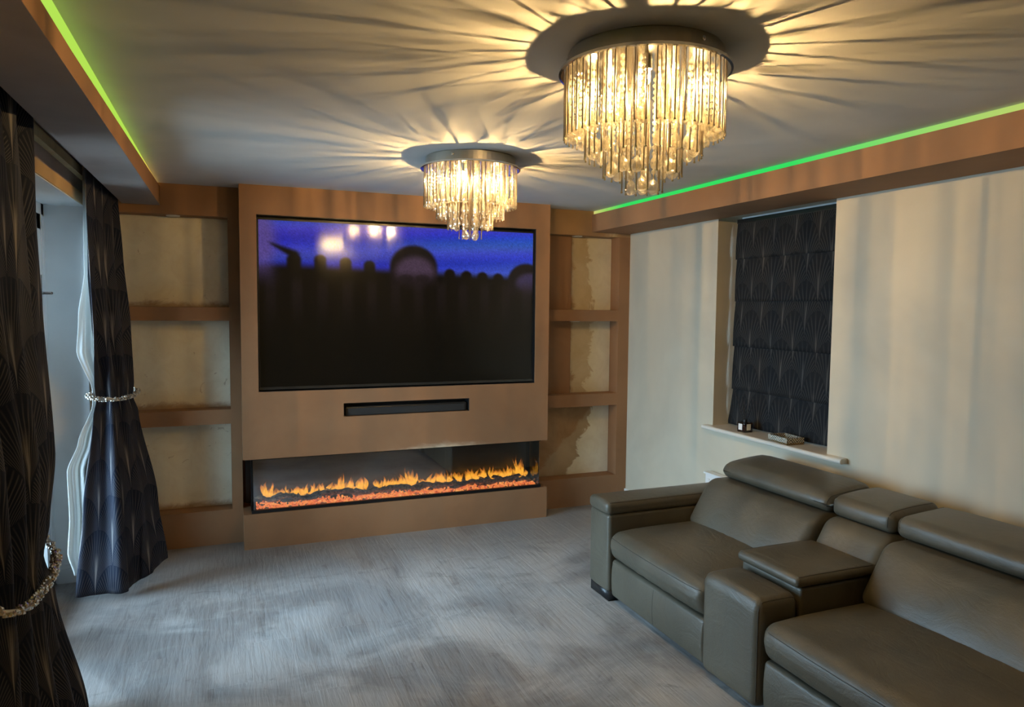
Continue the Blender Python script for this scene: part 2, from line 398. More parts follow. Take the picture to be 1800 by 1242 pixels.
strip('led_strip', SXR+.014, SXR+.035, M['led_right'], 'glowing green LED strip above the right soffit')
tb = struct(MB().box(XL, XL+.03, YN, YA-.01, 2.315, 2.36).build('trim_3', M['timber']), 'pale timber batten inside the curtain pocket')
struct(MB().box(XL, XL+.012, YN, DY0-.01, 0, .10).build('baseboard_left', M['white'])); struct(MB().box(XR-.014, XR, YN, YA, 0, .11).build('baseboard_right', M['white']))
# ------------------------------------------------------------------ media wall
TV = (.1034, 2.0883, 1.051, 2.2121); SB = (.654, 1.5652, .8604, .9543); ZO, ZP = .6034, .2359
mb = MB(); holes(mb, 'y', 0, W, ZO, H, 0, .11, [TV, SB]); mb.box(0, W, .11, YB, ZO, H)
t = NT('smeared_brown_plaster'); x, y, z = t.xyz(t.world()); n1 = t.noise(t.world(), 1.6, 4, .6, .3); n2 = t.noise(t.world(scale=(1, 1, 2.2)), 9, 4, .6, .6)
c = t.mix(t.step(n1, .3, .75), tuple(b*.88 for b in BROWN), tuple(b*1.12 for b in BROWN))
pale_smear = t.step(n2*.075 - (z-.60) - (x-1.38).f('ABSOLUTE')*.085, -.018, .05)*(1-t.step((x-1.36).f('ABSOLUTE'), .25, .46))  # pale smear mixed into the brown just above the fire, fading sideways
c = t.mix(pale_smear*.75, c, (.72, .62, .46)); smeared_brown = t.finish(t.bsdf(c, .75, 0, t.bump(t.noise(t.world(), 60, 3, .6), .08, .004), .3))
mw = struct(mb.build('wall_media', smeared_brown), 'bare brown plaster media wall with television and fire recesses')
MB().box(0, W, 0, YB, 0, ZP).build('plinth', M['brown'], mw)
MB().box(.02, W-.02, .30, YB, ZP, ZO).build('fire_recess_back', M['black'], mw)
rl = MB(); rl.box(TV[0], TV[1], .104, .11, TV[2], TV[3]); 
for (x0, x1, z0, z1) in ((TV[0]-.0005, TV[0]+.003, TV[2], TV[3]), (TV[1]-.003, TV[1]+.0005, TV[2], TV[3]), (TV[0], TV[1], TV[3]-.003, TV[3]+.0005), (TV[0], TV[1], TV[2]-.0005, TV[2]+.002)): rl.box(x0, x1, .006, .11, z0, z1)
rl.build('television_recess_lining', M['black'], mw)
rl = MB(); rl.box(SB[0], SB[1], .104, .11, SB[2], SB[3])
for (x0, x1, z0, z1) in ((SB[0]-.0005, SB[0]+.002, SB[2], SB[3]), (SB[1]-.002, SB[1]+.0005, SB[2], SB[3]), (SB[0], SB[1], SB[3]-.002, SB[3]+.0005)): rl.box(x0, x1, .004, .11, z0, z1)
rl.build('soundbar_recess_lining', M['black'], mw)
# alcoves
def alcove(x0, x1, xo0, xo1, label, backs, zs):
    zh, s1t, s1b, s2t, s2b, zb = zs
    t = empty('alcove_shelving', ((x0+x1)/2, YA, 0), label, 'shelving')
    MB().box(x0, x1, YA, YB, zh, H).build('header', M['header_patch'] if x0 > 1 else M['brown'], t)
    for a, b in ((x0, xo0), (xo1, x1)):
        if b-a > .002: MB().box(a, b, YA, YB, zb, zh).build('upright', M['brown'], t)
    for za, zb_ in ((s1b, s1t), (s2b, s2t)): MB().box(xo0, xo1, YA, YB, za, zb_).build('shelf', M['brown'], t)
    MB().box(x0, x1, YA, YB, 0, zb).build('base', M['brown'], t)
    for (za, zc), m in zip(((s1t, zh), (s2t, s1b), (zb, s2b)), backs):
        MB().box(xo0+.001, xo1-.001, YB-.012, YB, za+.001, zc-.001).build('back_panel', m, t)
    return t
zl = (2.204, 1.607, 1.517, .921, .823, .235)
al = alcove(XL, 0, XL, -.0685, 'brown plaster alcove shelving with cream backs left of the television', [M['alc_left']]*3, zl)
ar = alcove(W, XR, W, 2.9165, 'patchy brown and cream alcove shelving right of the television', [M['alc_top'], M['alc_top'], M['alc_bot']], zl)
for z0, z1 in ((1.608, 2.203), (.922, 1.516)):
    MB().box(W+.001, 2.535, YB-.034, YB-.012, z0, z1).build('boxing_panel', M['brown'], ar)
def downlight(x, y, z, label):
    d = empty('downlight', (x, y, z), label, 'downlight', 'alcove downlights')
    MB().lathe((x, y, z), [(.026, -.002), (.040, -.006), (.043, -.001), (.043, .0)], 24).build('trim_ring', M['white'], d, True)
    MB().lathe((x, y, z), [(.001, -.0015), (.0265, -.0025), (.0265, 0)], 24).build('lens', simple('downlight_lens', (.75, .73, .68), .3), d)
downlight(-.40, .252, 2.204, 'unlit round downlight under the left alcove header')
downlight(2.56, .252, 2.204, 'unlit round downlight under the right alcove header')
downlight(2.55, .252, 1.517, 'unlit round downlight under the upper right alcove shelf')

# ------------------------------------------------------------------ television
tv = empty('television', (1.096, .09, 1.06), 'large flat television showing a dark fence under blue sky', 'television')
x0, x1, z0, z1 = .1085, 2.0835, 1.062, 2.190
MB().box(x0, x1, .045, .102, z0, z1).build('back_case', M['black'], tv)
bz = MB(); b = .008
bz.box(x0, x0+b, .026, .05, z0, z1).box(x1-b, x1, .026, .05, z0, z1).box(x0, x1, .026, .05, z1-b, z1)
bz.build('bezel', M['black'], tv)
MB().box(x0, x1, .022, .05, z0, z0+.018).build('lower_bezel', simple('gunmetal_bezel', (.10, .10, .095), .25, .8), tv)
nx, nz = 300, 168
sx0, sx1, sz0, sz1 = x0+b, x1-b, z0+.018, z1-b
U, V = np.meshgrid(np.linspace(0, 1, nx+1), np.linspace(0, 1, nz+1)); cx = U*1437+100; cy = V*850+280   # picture grid
def sm(a, b_, t): t = np.clip((t-a)/(b_-a), 0, 1); return t*t*(3-2*t)
img = np.zeros((nz+1, nx+1, 3))
sky = np.stack([55+12*np.sin(V*40+U*3), 56+14*np.sin(V*33+1+U*4)+26*U, 186+22*U+8*np.sin(V*50)], -1)
img[:] = sky
def over(mask, col): 
    global img
    img = img*(1-mask[..., None]) + np.array(col, float)*mask[..., None]
dark = (20, 15, 10)
yb = 512 + 45*U
over(1-sm(-14, 40, yb-cy), dark)
over((1-sm(30, 112, cx-100+8*np.sin(cy/35)))*.9*(1-sm(430, 640, cy)), (98, 78, 148))
over(sm(-14, 16, 2+(cx-140)*.17-np.abs(cy-(388+(cx-140)*.50)))*sm(130, 170, cx)*(1-sm(270, 305, cx)), dark)
for px, pt in ((262, 448), (388, 446), (512, 456), (632, 468), (1057, 500), (1150, 508), (1241, 512), (1332, 518)):
    dd = np.hypot((cx-px)/(34 if px < 300 else 29), np.minimum(cy-pt-28, 0)/28); over((1-sm(.68, 1.28, dd))*(cy > pt-30), dark)
def head(hx, hy, rx, ry, fx, fy, frx, fry, fc):
    dd = np.hypot((cx-hx)/rx, np.minimum(cy-hy, 0)/ry); over((1-sm(.88, 1.08, dd))*(cy > hy-ry-30)*(1-sm(hy+40, hy+130, cy)), (27, 20, 20))
    dd = np.hypot((cx-fx)/frx, (cy-fy)/fry); over((1-sm(.62, 1.12, dd))*(1-.85*sm(fy-25, fy+62, cy)), fc)
head(862, 500, 128, 124, 870, 528, 122, 104, (78, 60, 80)); head(1500, 560, 112, 104, 1520, 575, 95, 72, (60, 50, 82))
for ex in (822, 908): over((1-sm(.6, 1.1, np.hypot((cx-ex)/46, (cy-556)/24)))*.5, (26, 20, 19))
over(sm(550, 610, cy)*.22*sm(-.2, .8, np.sin(cx/19.5))*(1-sm(640, 860, cy)), (56, 42, 56))
low = sm(600, 1000, cy); img = img*(1-.38*low[..., None]); img[..., 1] += 1.5*low
img *= (1+.06*np.random.randn(nz+1, nx+1, 1))
lin = np.where(img/255 <= .04045, img/255/12.92, ((np.clip(img, 0, 255)/255+.055)/1.055)**2.4)
vs = np.stack([sx0+U*(sx1-sx0), np.full_like(U, .034), sz1-V*(sz1-sz0)], -1).reshape(-1, 3)
ii = np.arange((nz)*(nx+1)).reshape(nz, nx+1)[:, :-1].ravel()
fs = np.stack([ii, ii+nx+1, ii+nx+2, ii+1], -1)
mb = MB(); mb.v = [tuple(v) for v in vs]; mb.f = [tuple(int(q) for q in f) for f in fs]
t = NT('television_picture'); at = t.node('ShaderNodeAttribute', attribute_name='picture')
sh = t.bsdf((.003, .003, .003), .12, 0, None, .36, Emission_Color=at.outputs[0], Emission_Strength=.88)
scr = mb.build('screen', t.finish(sh), tv)
ca = scr.data.color_attributes.new('picture', 'FLOAT_COLOR', 'POINT'); ca.data.foreach_set('color', np.concatenate([lin.reshape(-1, 3), np.ones((lin.size//3, 1))], 1).ravel().astype(np.float32))
# soundbar
sb = empty('soundbar', (1.11, .06, SB[2]), 'slim black soundbar in a slot under the television', 'soundbar')
puff(SB[0]+.012, SB[1]-.012, .022, .10, SB[2]+.0005, SB[2]+.062, .008, 3).build('body', M['black'], sb, True)
MB().box(SB[0]+.03, SB[1]-.03, .019, .024, SB[2]+.006, SB[2]+.052).build('grille', simple('speaker_cloth', (.02, .02, .02), .9), sb)
MB().box(SB[0]+.02, SB[1]-.02, .03, .09, SB[2]+.062, SB[2]+.0635).build('top_plate', simple('soundbar_top', (.05, .045, .04), .25), sb)

# ------------------------------------------------------------------ electric fire
fr = empty('electric_fire', (1.1, .15, ZP), 'long glass fronted electric fire with orange flames and driftwood', 'fireplace')
FX0, FX1, FY0, FY1, FZ0, FZ1 = .062, 2.14, .018, .298, ZP+.001, ZO-.001
mb = MB(); mb.box(FX0-.012, FX1+.012, FY0-.008, FY0+.012, FZ0, FZ0+.022).box(FX0-.012, FX0+.006, FY0, FY1, FZ0, FZ0+.022).box(FX1-.006, FX1+.012, FY0, FY1, FZ0, FZ0+.022)
mb.box(FX0-.012, FX1+.012, FY0-.004, FY1, FZ1-.006, FZ1).box(FX0-.012, FX0-.002, FY0+.10, FY0+.118, FZ0, FZ1)
mb.build('frame', M['satin_black'], fr)
MB().box(FX0, FX1, FY0, FY0+.005, FZ0+.022, FZ1-.006).build('front_glass', M['fire_glass'], fr)
for xx in (FX0, FX1-.005): MB().box(xx, xx+.005, FY0+.006, YA, FZ0+.022, FZ1-.006).build('side_glass', M['fire_glass'], fr)
MB().box(FX0, FX1, FY1-.02, FY1, FZ0, FZ1-.006).build('back_panel', simple('smoked_back_panel', (.055, .065, .075), .3), fr)
MB().box(FX0+.004, FX1-.004, FY0+.008, FY1-.02, FZ0, FZ0+.012).build('tray', M['black'], fr)
# embers
t = NT('glowing_embers'); wv = t.world(); n = t.noise(wv, 26, 3, .7)
e = t.node('ShaderNodeEmission'); t.link(t.ramp(n, [(.30, (.12, .02, .01)), (.42, (.8, .12, .03)), (.54, (1, .27, .05)), (.70, (1, .50, .13))]), e.inputs[0]); e.inputs[1].default_value = 1.5
ad = t.node('ShaderNodeAddShader'); t.link(e.outputs[0], ad.inputs[0]); t.link(t.bsdf((.10, .04, .02), .4), ad.inputs[1])
mb = MB()
for i in range(1500):
    x = random.uniform(FX0+.02, FX1-.02); y = FY0+.014+abs(random.gauss(0, .06)); y = min(y, .2)
    z = FZ0+.018+random.random()*.014+.018*max(0, math.sin(x*17)+.4*math.sin(x*41))*random.random()
    r = random.uniform(.005, .011); mb.gem((x, y, z), r, r*random.uniform(.6, 1.1), 4, random.random()*3)
em = mb.build('ember_bed', t.finish(ad.outputs[0]), fr); em['kind'] = 'stuff'
t = NT('charred_driftwood'); oc = t.world(); n = t.noise(oc, 40, 4, .6, 1)
woodm = t.finish(t.bsdf(t.ramp(n, [(.3, (.03, .024, .018)), (.48, (.20, .14, .09)), (.66, (.48, .34, .19))]), .7, 0, t.bump(n, .6, .01)))
for i in range(24):
    x = FX0+.09 + (FX1-FX0-.2)*(i+random.uniform(-.25, .25))/23; y = random.uniform(.06, .13); L = random.uniform(.12, .26); a = random.uniform(-.35, .35); z = FZ0+.05+random.uniform(0, .034)
    path = []; rad = []; ph = random.random()*6; tl = random.uniform(-.16, .22)
    for k in range(11):
        s = k/10-.5; path.append((x+s*L*math.cos(a), y+s*L*math.sin(a)*.4+.008*math.sin(s*9+ph), max(FZ0+.03, z+s*L*tl+.010*math.sin(s*7+ph*2)))); rad.append((.004+.012*math.sqrt(max(0, 1-(2*s)**2)))*(1+.25*math.sin(k*2.3+ph)))
    mb = MB().tube(path, rad, 7)
    if i % 2: 
        q = path[6]; mb.tube([q, (q[0]+.03*math.cos(ph), q[1]-.01, q[2]+.02), (q[0]+.055*math.cos(ph), q[1]-.012, q[2]+.028)], [.007, .005, .002], 6)
    mb.build('driftwood_log', woodm, fr, True)
t = NT('flame'); tc = t.node('ShaderNodeTexCoord'); u, v, _ = t.xyz(tc.outputs['UV'])
e = t.node('ShaderNodeEmission'); t.link(t.ramp(v, [(0, (1, .36, .03)), (.35, (1, .44, .04)), (.7, (1, .27, .03)), (1, (.7, .12, .03))]), e.inputs[0]); e.inputs[1].default_value = 2.0
tr = t.node('ShaderNodeBsdfTransparent'); mx = t.node('ShaderNodeMixShader')
t.put((1-t.step(v, .1, .98))*t.step(t.noise(t.world(scale=(1, 1, .45)), 60, 3, .6), .25, .7)*.85, mx.inputs[0]); t.link(tr.outputs[0], mx.inputs[1]); t.link(e.outputs[0], mx.inputs[2]); flm = t.finish(mx.outputs[0])
clusters = [(.15, .10), (.20, .045), (.29, .05), (.37, .055), (.42, .055), (.50, .065), (.57, .05), (.64, .04), (.70, .105), (.76, .07), (.82, .085), (.95, .06), (1.02, .05), (1.09, .075), (1.15, .10), (1.21, .07), (1.31, .05), (1.36, .06), (1.43, .085), (1.52, .05), (1.58, .07), (1.65, .08), (1.71, .055), (1.78, .07), (1.86, .085), (1.93, .06), (1.99, .075), (2.04, .13), (2.07, .06)]
for (fx, fh) in clusters:
    for q in range(8):
        x = fx+random.uniform(-.045, .045); h_ = (.02+fh*1.05)*random.uniform(.5, 1.15)*(1 if q else 1.15); wd = random.uniform(.007, .027); y = random.uniform(.17, .23); lean = random.uniform(-.025, .025); z = FZ0+.05+random.uniform(-.005, .012)
        vs = []; uv = []; n = 9; m = 8
        for k in range(n+1):
            s = k/n; r = wd*(math.sin(PI*min(1, s*.9+.12))**1.2)*(1-s**1.6)+.0006
            for j in range(m):
                th = 2*PI*j/m; vs.append((x+lean*s*s*1.6+.006*math.sin(s*6+x*50)+r*math.cos(th), y+r*.35*math.sin(th), z+h_*s)); uv.append((j/m, s))
        fs = [(k*m+j, k*m+(j+1) % m, (k+1)*m+(j+1) % m, (k+1)*m+j) for k in range(n) for j in range(m)]
        MB().add(vs, fs).build('flame', flm, fr, True, uv)

# ------------------------------------------------------------------ chandeliers
def chandelier_meshes():
    out = {}
    def mesh(name, mb, mat, smooth=False):
        me = bpy.data.meshes.new(name); me.from_pydata(mb.v, [], mb.f); me.materials.append(mat)
        if smooth: me.polygons.foreach_set('use_smooth', [True]*len(me.polygons))
        out[name] = me; return me
    drum = MB().lathe((0, 0, 0), [(.233, -.0005), (.235, -.004), (.235, -.05), (.232, -.052)], 64)
    mesh('canopy', drum, M['brushed'], False)
    mesh('base_plate', MB().lathe((0, 0, 0), [(.255, -.050), (.262, -.052), (.262, -.060), (.255, -.062)], 64), M['chrome'])
    mesh('screw', MB().lathe((0, 0, 0), [(.004, -.004), (.007, -.002), (.007, .002), (.004, .004)], 10), M['chrome'])
    mesh('lamp_holder', MB().lathe((0, 0, 0), [(.010, .0), (.011, -.006), (.011, -.034), (.008, -.036)], 12), M['white'])
    mesh('bulb', MB().lathe((0, 0, 0), [(.003, -.027), (.0065, -.029), (.0075, -.045), (.0065, -.06), (.002, -.066)], 10), M['bulb'], True)
    mesh('filament', MB().lathe((0, 0, 0), [(.0006, -.036), (.0012, -.037), (.0012, -.045), (.0006, -.046)], 6), M['filament'])
    for i, L in enumerate((.19, .25, .305, .352)):
        mesh(f'rod{i}', MB().tube([(0, 0, 0), (0, 0, -L)], .0023, 6).lathe((0, 0, -L), [(.0022, .0), (.0034, -.001), (.0034, -.005), (.001, -.006)], 6), M['rodm'])
    for i, L in enumerate((.172, .225, .282, .335)):
        mb = MB().tube([(0, 0, 0), (0, 0, -L)], .0006, 4); z = -.012; k = 0
        while z > -L+.03: mb.gem((0, 0, z), (.0078 if k % 2 else .0066), .0086, 6, k*.5); z -= .0185; k += 1
        mesh(f'strand{i}', mb, M['crystal'])
    bm = bmesh.new(); bmesh.ops.create_icosphere(bm, subdivisions=2, radius=.0195)
    for v in bm.verts:
        if v.co.z > .004: f = 1+.35*((v.co.z-.004)/.0125)**2; v.co.z *= f
    me = bpy.data.meshes.new('ball'); bm.to_mesh(me); bm.free(); me.materials.append(M['crystal']); out['ball'] = me
    return out
CM = chandelier_meshes()
SPEC = []   # (name, mesh, xyz, child mesh or None)
rnd = random.Random(3)
for i in range(5):
    a = 2*PI*i/5+.35; SPEC.append(('lamp_holder', 'lamp_holder', (.165*math.cos(a), .165*math.sin(a), -.062), 'bulb'))
for tier, (r, n) in enumerate(((.243, 54), (.178, 32), (.120, 20), (.062, 10))):
    for k in range(n):
        a = 2*PI*(k+rnd.uniform(-.12, .12))/n; SPEC.append(('rod', f'rod{tier}', (r*math.cos(a), r*math.sin(a), -.06), None))
for tier, (r, n, dz) in enumerate(((.222, 24, 0), (.155, 18, 0), (.098, 12, 0), (.034, 4, 0))):
    for k in range(n):
        a = 2*PI*(k+.5+rnd.uniform(-.1, .1))/n; SPEC.append(('crystal_strand', f'strand{tier}', (r*math.cos(a), r*math.sin(a), -.06-.006*(k % 2)), 'ball'))
for k in range(16):
    a = 2*PI*(k+.2)/16; SPEC.append(('crystal_strand', 'strand0', (.195*math.cos(a), .195*math.sin(a), -.06), 'ball'))
STL = (.172, .225, .282, .335)
def chandelier(x, y, rz, label):
    c = empty('chandelier', (x, y, H), label, 'chandelier', 'crystal flush ceiling lights'); c.rotation_euler.z = rz
    def put(name, me, loc, par):
        o = bpy.data.objects.new(name, me); COL.objects.link(o); o.parent = par; o.location = loc; return o
    put('canopy', CM['canopy'], (0, 0, 0), c); put('base_plate', CM['base_plate'], (0, 0, 0), c)
    for a in (.6, 2.7, 4.8):
        s = put('screw', CM['screw'], (.237*math.cos(a), .237*math.sin(a), -.022), c); s.rotation_euler = (PI/2, 0, a+PI/2)
    for name, me, loc, ch in SPEC:
        o = put(name, CM[me], loc, c)
        if ch == 'bulb': put('bulb', CM['bulb'], (0, 0, -.01), o); put('filament', CM['filament'], (0, 0, -.01-.004), o)
        elif ch == 'ball': put('crystal_ball', CM['ball'], (0, 0, -STL[int(me[-1])]-.004), o)
chandelier(1.117, -3.02, 0.1, 'lit crystal chandelier with hanging rods, the nearer and larger looking of two')
chandelier(1.117, -1.345, 1.3, 'lit crystal chandelier with hanging rods, the farther one before the television')

# ------------------------------------------------------------------ window, blind and sill things
w1 = struct(empty('window_1', (XR+.25, (WY0+WY1)/2, WZ0), 'white framed window behind the dark roman blind'))
fx0, fx1 = XR+.20, XR+.26
mb = MB(); 
for (a, b_, c, d_) in ((WY0, WY1, WZ0, WZ0+.06), (WY0, WY1, WZ1-.06, WZ1+.02), (WY0, WY0+.06, WZ0, WZ1), (WY1-.06, WY1, WZ0, WZ1), ((WY0+WY1)/2-.04, (WY0+WY1)/2+.04, WZ0, WZ1)): mb.box(fx0, fx1, a, b_, c, d_)
mb.build('window_frame', M['upvc'], w1)
for a, b_ in ((WY0+.06, (WY0+WY1)/2-.04), ((WY0+WY1)/2+.04, WY1-.06)): MB().box(fx0+.025, fx0+.035, a, b_, WZ0+.06, WZ1-.06).build('pane', M['glass'], w1)
sill = MB().box(XR-.0005, XR+.2, WY0+.0005, WY1-.0005, WZ0-.028, WZ0).box(2.975, XR-.0005, -2.095, -.90, WZ0-.028, WZ0)
sill.tube([(2.974, -2.10, WZ0-.014), (2.974, -.895, WZ0-.014)], .0142, 12)
sill.build('window_sill', simple('cream_gloss_sill', (.72, .68, .60), .3), w1)
bl = empty('roman_blind', (3.16, -1.45, WZ0), 'charcoal roman blind with fan pattern covering the window', 'blind')
BY0, BY1 = -1.945, -.971; zf = [2.232, 1.985, 1.70, 1.395, 1.10, .835]
for k in range(5):
    zt, zb = zf[k], zf[k+1]-(.022 if k < 4 else 0); n, m = 12, 24; vs = []; uv = []
    for i in range(n+1):
        s = i/n; z = zt+(zb-zt)*s
        for j in range(m+1):
            q = j/m; y = BY1+(BY0-BY1)*q
            x = 3.168-.009*math.sin(PI*min(1, s*.75))*1.0-.007*s+.004*math.sin(q*7+k*2)*s - (.012*math.sin(q*9+1)*s if k == 4 else 0)
            if k == 4: y += (.03 if q < .01 else 0)*s**3
            vs.append((x, y, z)); uv.append((-y, z))
    f = [(i*(m+1)+j, i*(m+1)+j+1, (i+1)*(m+1)+j+1, (i+1)*(m+1)+j) for i in range(n) for j in range(m)]
    o = MB().add(vs, f).build('fold_panel', M['blind'], bl, True, uv); md = o.modifiers.new('cloth', 'SOLIDIFY'); md.thickness = .004; md.offset = -1
MB().box(3.155, 3.18, BY0, BY1, 2.205, 2.232).build('headrail', M['black'], bl)
# reed diffuser
rd = empty('reed_diffuser', (3.05, -1.235, WZ0), 'square glass reed diffuser with black sticks on the window sill', 'reed diffuser')
bx, by = 3.05, -1.235
puff(bx-.036, bx+.036, by-.036, by+.036, WZ0, WZ0+.066, .007, 3).build('bottle', thin_glass('bottle_glass', (.72, .62, .58), .08), rd, True)
puff(bx-.031, bx+.031, by-.031, by+.031, WZ0+.006, WZ0+.046, .005, 3).build('amber_oil', simple('dark_amber_oil', (.07, .022, .015), .1), rd, True)
MB().box(bx-.0375, bx-.0365, by-.018, by+.018, WZ0+.016, WZ0+.056).box(bx-.016, bx+.016, by-.0375, by-.0365, WZ0+.016, WZ0+.056).build('paper_tag', simple('paper_tag', (.78, .76, .72), .7), rd)
MB().lathe((bx, by, WZ0+.066), [(.014, 0), (.014, .016), (.011, .018)], 16).build('collar', M['black'], rd)
for i, (dx, dy) in enumerate(((-.02, .065), (.01, .045), (.0, .01), (-.01, -.035), (.02, -.06))):
    MB().tube([(bx-dx*.1, by-dy*.1, WZ0+.02), (bx+dx, by+dy, WZ0+.225)], .0018, 6).build('stick', M['black'], rd)
# patterned tray
tr_ = empty('decorative_tray', (3.085, -1.60, WZ0), 'small square tray with black and cream geometric sides on the sill', 'tray')
t = NT('art_deco_inlay'); x, y, z = t.xyz(t.coords('Object')); q = ((x+y)*1.0).f('PINGPONG', .045); s = ((q*1.0 + z*.9)/.0155).f('FRACT')
c = t.mix(t.step(s, .62, .68), (.62, .58, .48), (.015, .014, .013)); inlay = t.finish(t.bsdf(c, .25))
c0 = [(2.992, -1.515), (2.972, -1.695), (3.098, -1.70), (3.116, -1.52)]
def quadwall(a, b_, t_=.018):
    va, vb = Vector(a), Vector(b_); ctr = Vector((3.045, -1.6075)); d1 = (ctr-va).normalized()*t_; d2 = (ctr-vb).normalized()*t_
    P = [va, vb, vb+d2, va+d1]; m = MB(); m.add([(p.x, p.y, WZ0+h) for h in (.001, .040) for p in P], [(0,1,2,3),(4,7,6,5),(0,4,5,1),(1,5,6,2),(2,6,7,3),(3,7,4,0)]); return m
for i in range(4): fixn(quadwall(c0[i], c0[(i+1) % 4]).build('side_wall', inlay, tr_))
MB().add([(p[0], p[1], WZ0+h) for h in (.0005, .012) for p in c0], [(0,1,2,3),(4,7,6,5),(0,4,5,1),(1,5,6,2),(2,6,7,3),(3,7,4,0)]).build('tray_base', M['gold'], tr_)
# radiator behind the sofa
ra = empty('radiator', (2.96, -1.5, 0), 'white panel radiator below the window, mostly behind the sofa', 'radiator')
rb = MB().box(2.955, 2.985, -2.02, -.965, .13, .50)
for i in range(26): rb.box(2.948, 2.956, -2.0+i*.0395, -1.98+i*.0395, .16, .47)
rb.build('panel', M['white'], ra)
MB().box(2.945, 3.0, -2.03, -.955, .50, .512).build('top_grille', M['white'], ra)
for yy in (-1.9, -1.1): MB().box(2.985, XR-.001, yy-.02, yy+.02, .2, .4).build('bracket', M['white'], ra)
for yy in (-2.0, -.98): MB().tube([(2.97, yy, 0), (2.97, yy, .14)], .008, 8).build('pipe', M['chrome'], ra)

# ------------------------------------------------------------------ patio door
dr = struct(empty('door_1', (XL-.25, (DY0+DY1)/2, 0), 'white glazed patio doors open to daylight'))
dx0, dx1 = XL-.27, XL-.20
MB().box(dx0, dx1, DY0, DY0+.06, 0, HEAD).box(dx0, dx1, DY1-.06, DY1-.005, 0, HEAD).box(dx0, dx1, DY0, DY1, HEAD-.065, HEAD-.005).box(dx0, dx1, DY0, DY1, 0, .03).build('door_frame', M['upvc'], dr)
mid = (DY0+DY1)/2
for a, b_, hy in ((DY0+.062, mid-.002, mid-.05), (mid+.002, DY1-.062, DY1-.10)):
    z0, z1 = .032, HEAD-.067; m = MB()
    m.box(dx0+.005, dx1-.005, a, a+.08, z0, z1).box(dx0+.005, dx1-.005, b_-.08, b_, z0, z1).box(dx0+.005, dx1-.005, a, b_, z0, z0+.10).box(dx0+.005, dx1-.005, a, b_, z1-.08, z1)
    lf = m.build('door_leaf', M['upvc'], dr)
    MB().box(dx0+.03, dx0+.04, a+.08, b_-.08, z0+.10, z1-.08).build('pane', M['glass'], lf)
    g = MB().box(dx1-.006, dx1-.004, a+.079, a+.083, z0+.1, z1-.08).box(dx1-.006, dx1-.004, b_-.083, b_-.079, z0+.1, z1-.08); g.build('gasket', M['black'], lf)
    MB().box(dx1-.005, dx1+.004, hy-.014, hy+.014, 1.58, 1.78).tube([(dx1+.004, hy, 1.68), (dx1+.045, hy, 1.68)], .009, 8).tube([(dx1+.045, hy, 1.68), (dx1+.045, hy-.10 if hy < mid else hy+.03, 1.68)], .008, 8).build('handle', M['chrome'], lf)
pv = struct(MB().box(-6.5, XL-.301, -9, 5, -.16, -.06).build('trim_4', plaster('garden_paving', (.40, .40, .39))), 'pale garden paving outside the patio door')

# ------------------------------------------------------------------ curtains
def resample(path, n):
    P = np.array(path, float); d = np.r_[0, np.cumsum(np.linalg.norm(np.diff(P, axis=0), axis=1))]; s = np.linspace(0, d[-1], n); return np.stack([np.interp(s, d, P[:, 0]), np.interp(s, d, P[:, 1])], -1)
def smooth_path(q):
    for _ in range(6): q[1:-1] = .25*q[:-2]+.5*q[1:-1]+.25*q[2:]
    return q
def cloth(name, levels, mat, parent, nf, width, n=150, rows=110, phase=0., hem=None, harm=.35):
    zs = np.array([l[0] for l in levels]); paths = np.array([smooth_path(resample(l[1], n)) for l in levels]); amp = np.array([l[2] for l in levels])
    order = np.argsort(zs); zs, paths, amp = zs[order], paths[order], amp[order]
    vs = []; uv = []; s = np.linspace(0, 1, n)
    for i in range(rows+1):
        z = zs[-1]+(zs[0]-zs[-1])*i/rows; k = min(max(np.searchsorted(zs, z)-1, 0), len(zs)-2); f = (z-zs[k])/(zs[k+1]-zs[k]); f = f*f*(3-2*f)*.6+f*.4
        P = paths[k]*(1-f)+paths[k+1]*f; A = amp[k]*(1-f)+amp[k+1]*f
        T = np.gradient(P, axis=0); T /= np.linalg.norm(T, axis=1, keepdims=True)+1e-9; Nn = np.stack([T[:, 1], -T[:, 0]], -1)
        off = A*(np.sin(2*PI*nf*s+phase+.35*math.sin(z*1.7))+harm*np.sin(2*PI*nf*1.9*s+1+z*1.3))
        P = P+Nn*off[:, None]
        for j in range(n):
            zz = z + (hem(s[j])*max(0, 1-(z-zs[0])/.35) if hem else 0); vs.append((P[j, 0], P[j, 1], zz)); uv.append((s[j]*width, z))
    f = [(i*n+j, i*n+j+1, (i+1)*n+j+1, (i+1)*n+j) for i in range(rows) for j in range(n-1)]
    o = MB().add(vs, f).build(name, mat, parent, True, uv); md = o.modifiers.new('thickness', 'SOLIDIFY'); md.thickness = .002; md.offset = 0
    return o
cf = empty('curtain', (-.74, -.3, .03), 'navy fan patterned curtain tied back beside the left alcove', 'curtain', 'tied back door curtains')
cloth('fabric', [(2.385, [(-.765, -.60), (-.755, -.3), (-.715, .07)], .024), (1.9, [(-.77, -.58), (-.74, -.3), (-.69, .02)], .026), (1.5, [(-.775, -.52), (-.71, -.34), (-.645, -.12)], .026),
                 (1.16, [(-.78, -.42), (-.70, -.38), (-.605, -.26)], .014), (1.09, [(-.772, -.40), (-.70, -.38), (-.61, -.27)], .011), (1.0, [(-.785, -.43), (-.70, -.41), (-.585, -.27)], .014),
                 (.5, [(-.825, -.52), (-.66, -.54), (-.60, -.47), (-.49, -.31)], .020), (.035, [(-.865, -.565), (-.70, -.60), (-.62, -.58), (-.575, -.44), (-.50, -.44), (-.435, -.34)], .016)],
      M['curtain'], cf, 3.0, .62, phase=.6, hem=lambda s: .085*max(0, (s-.62)/.38))
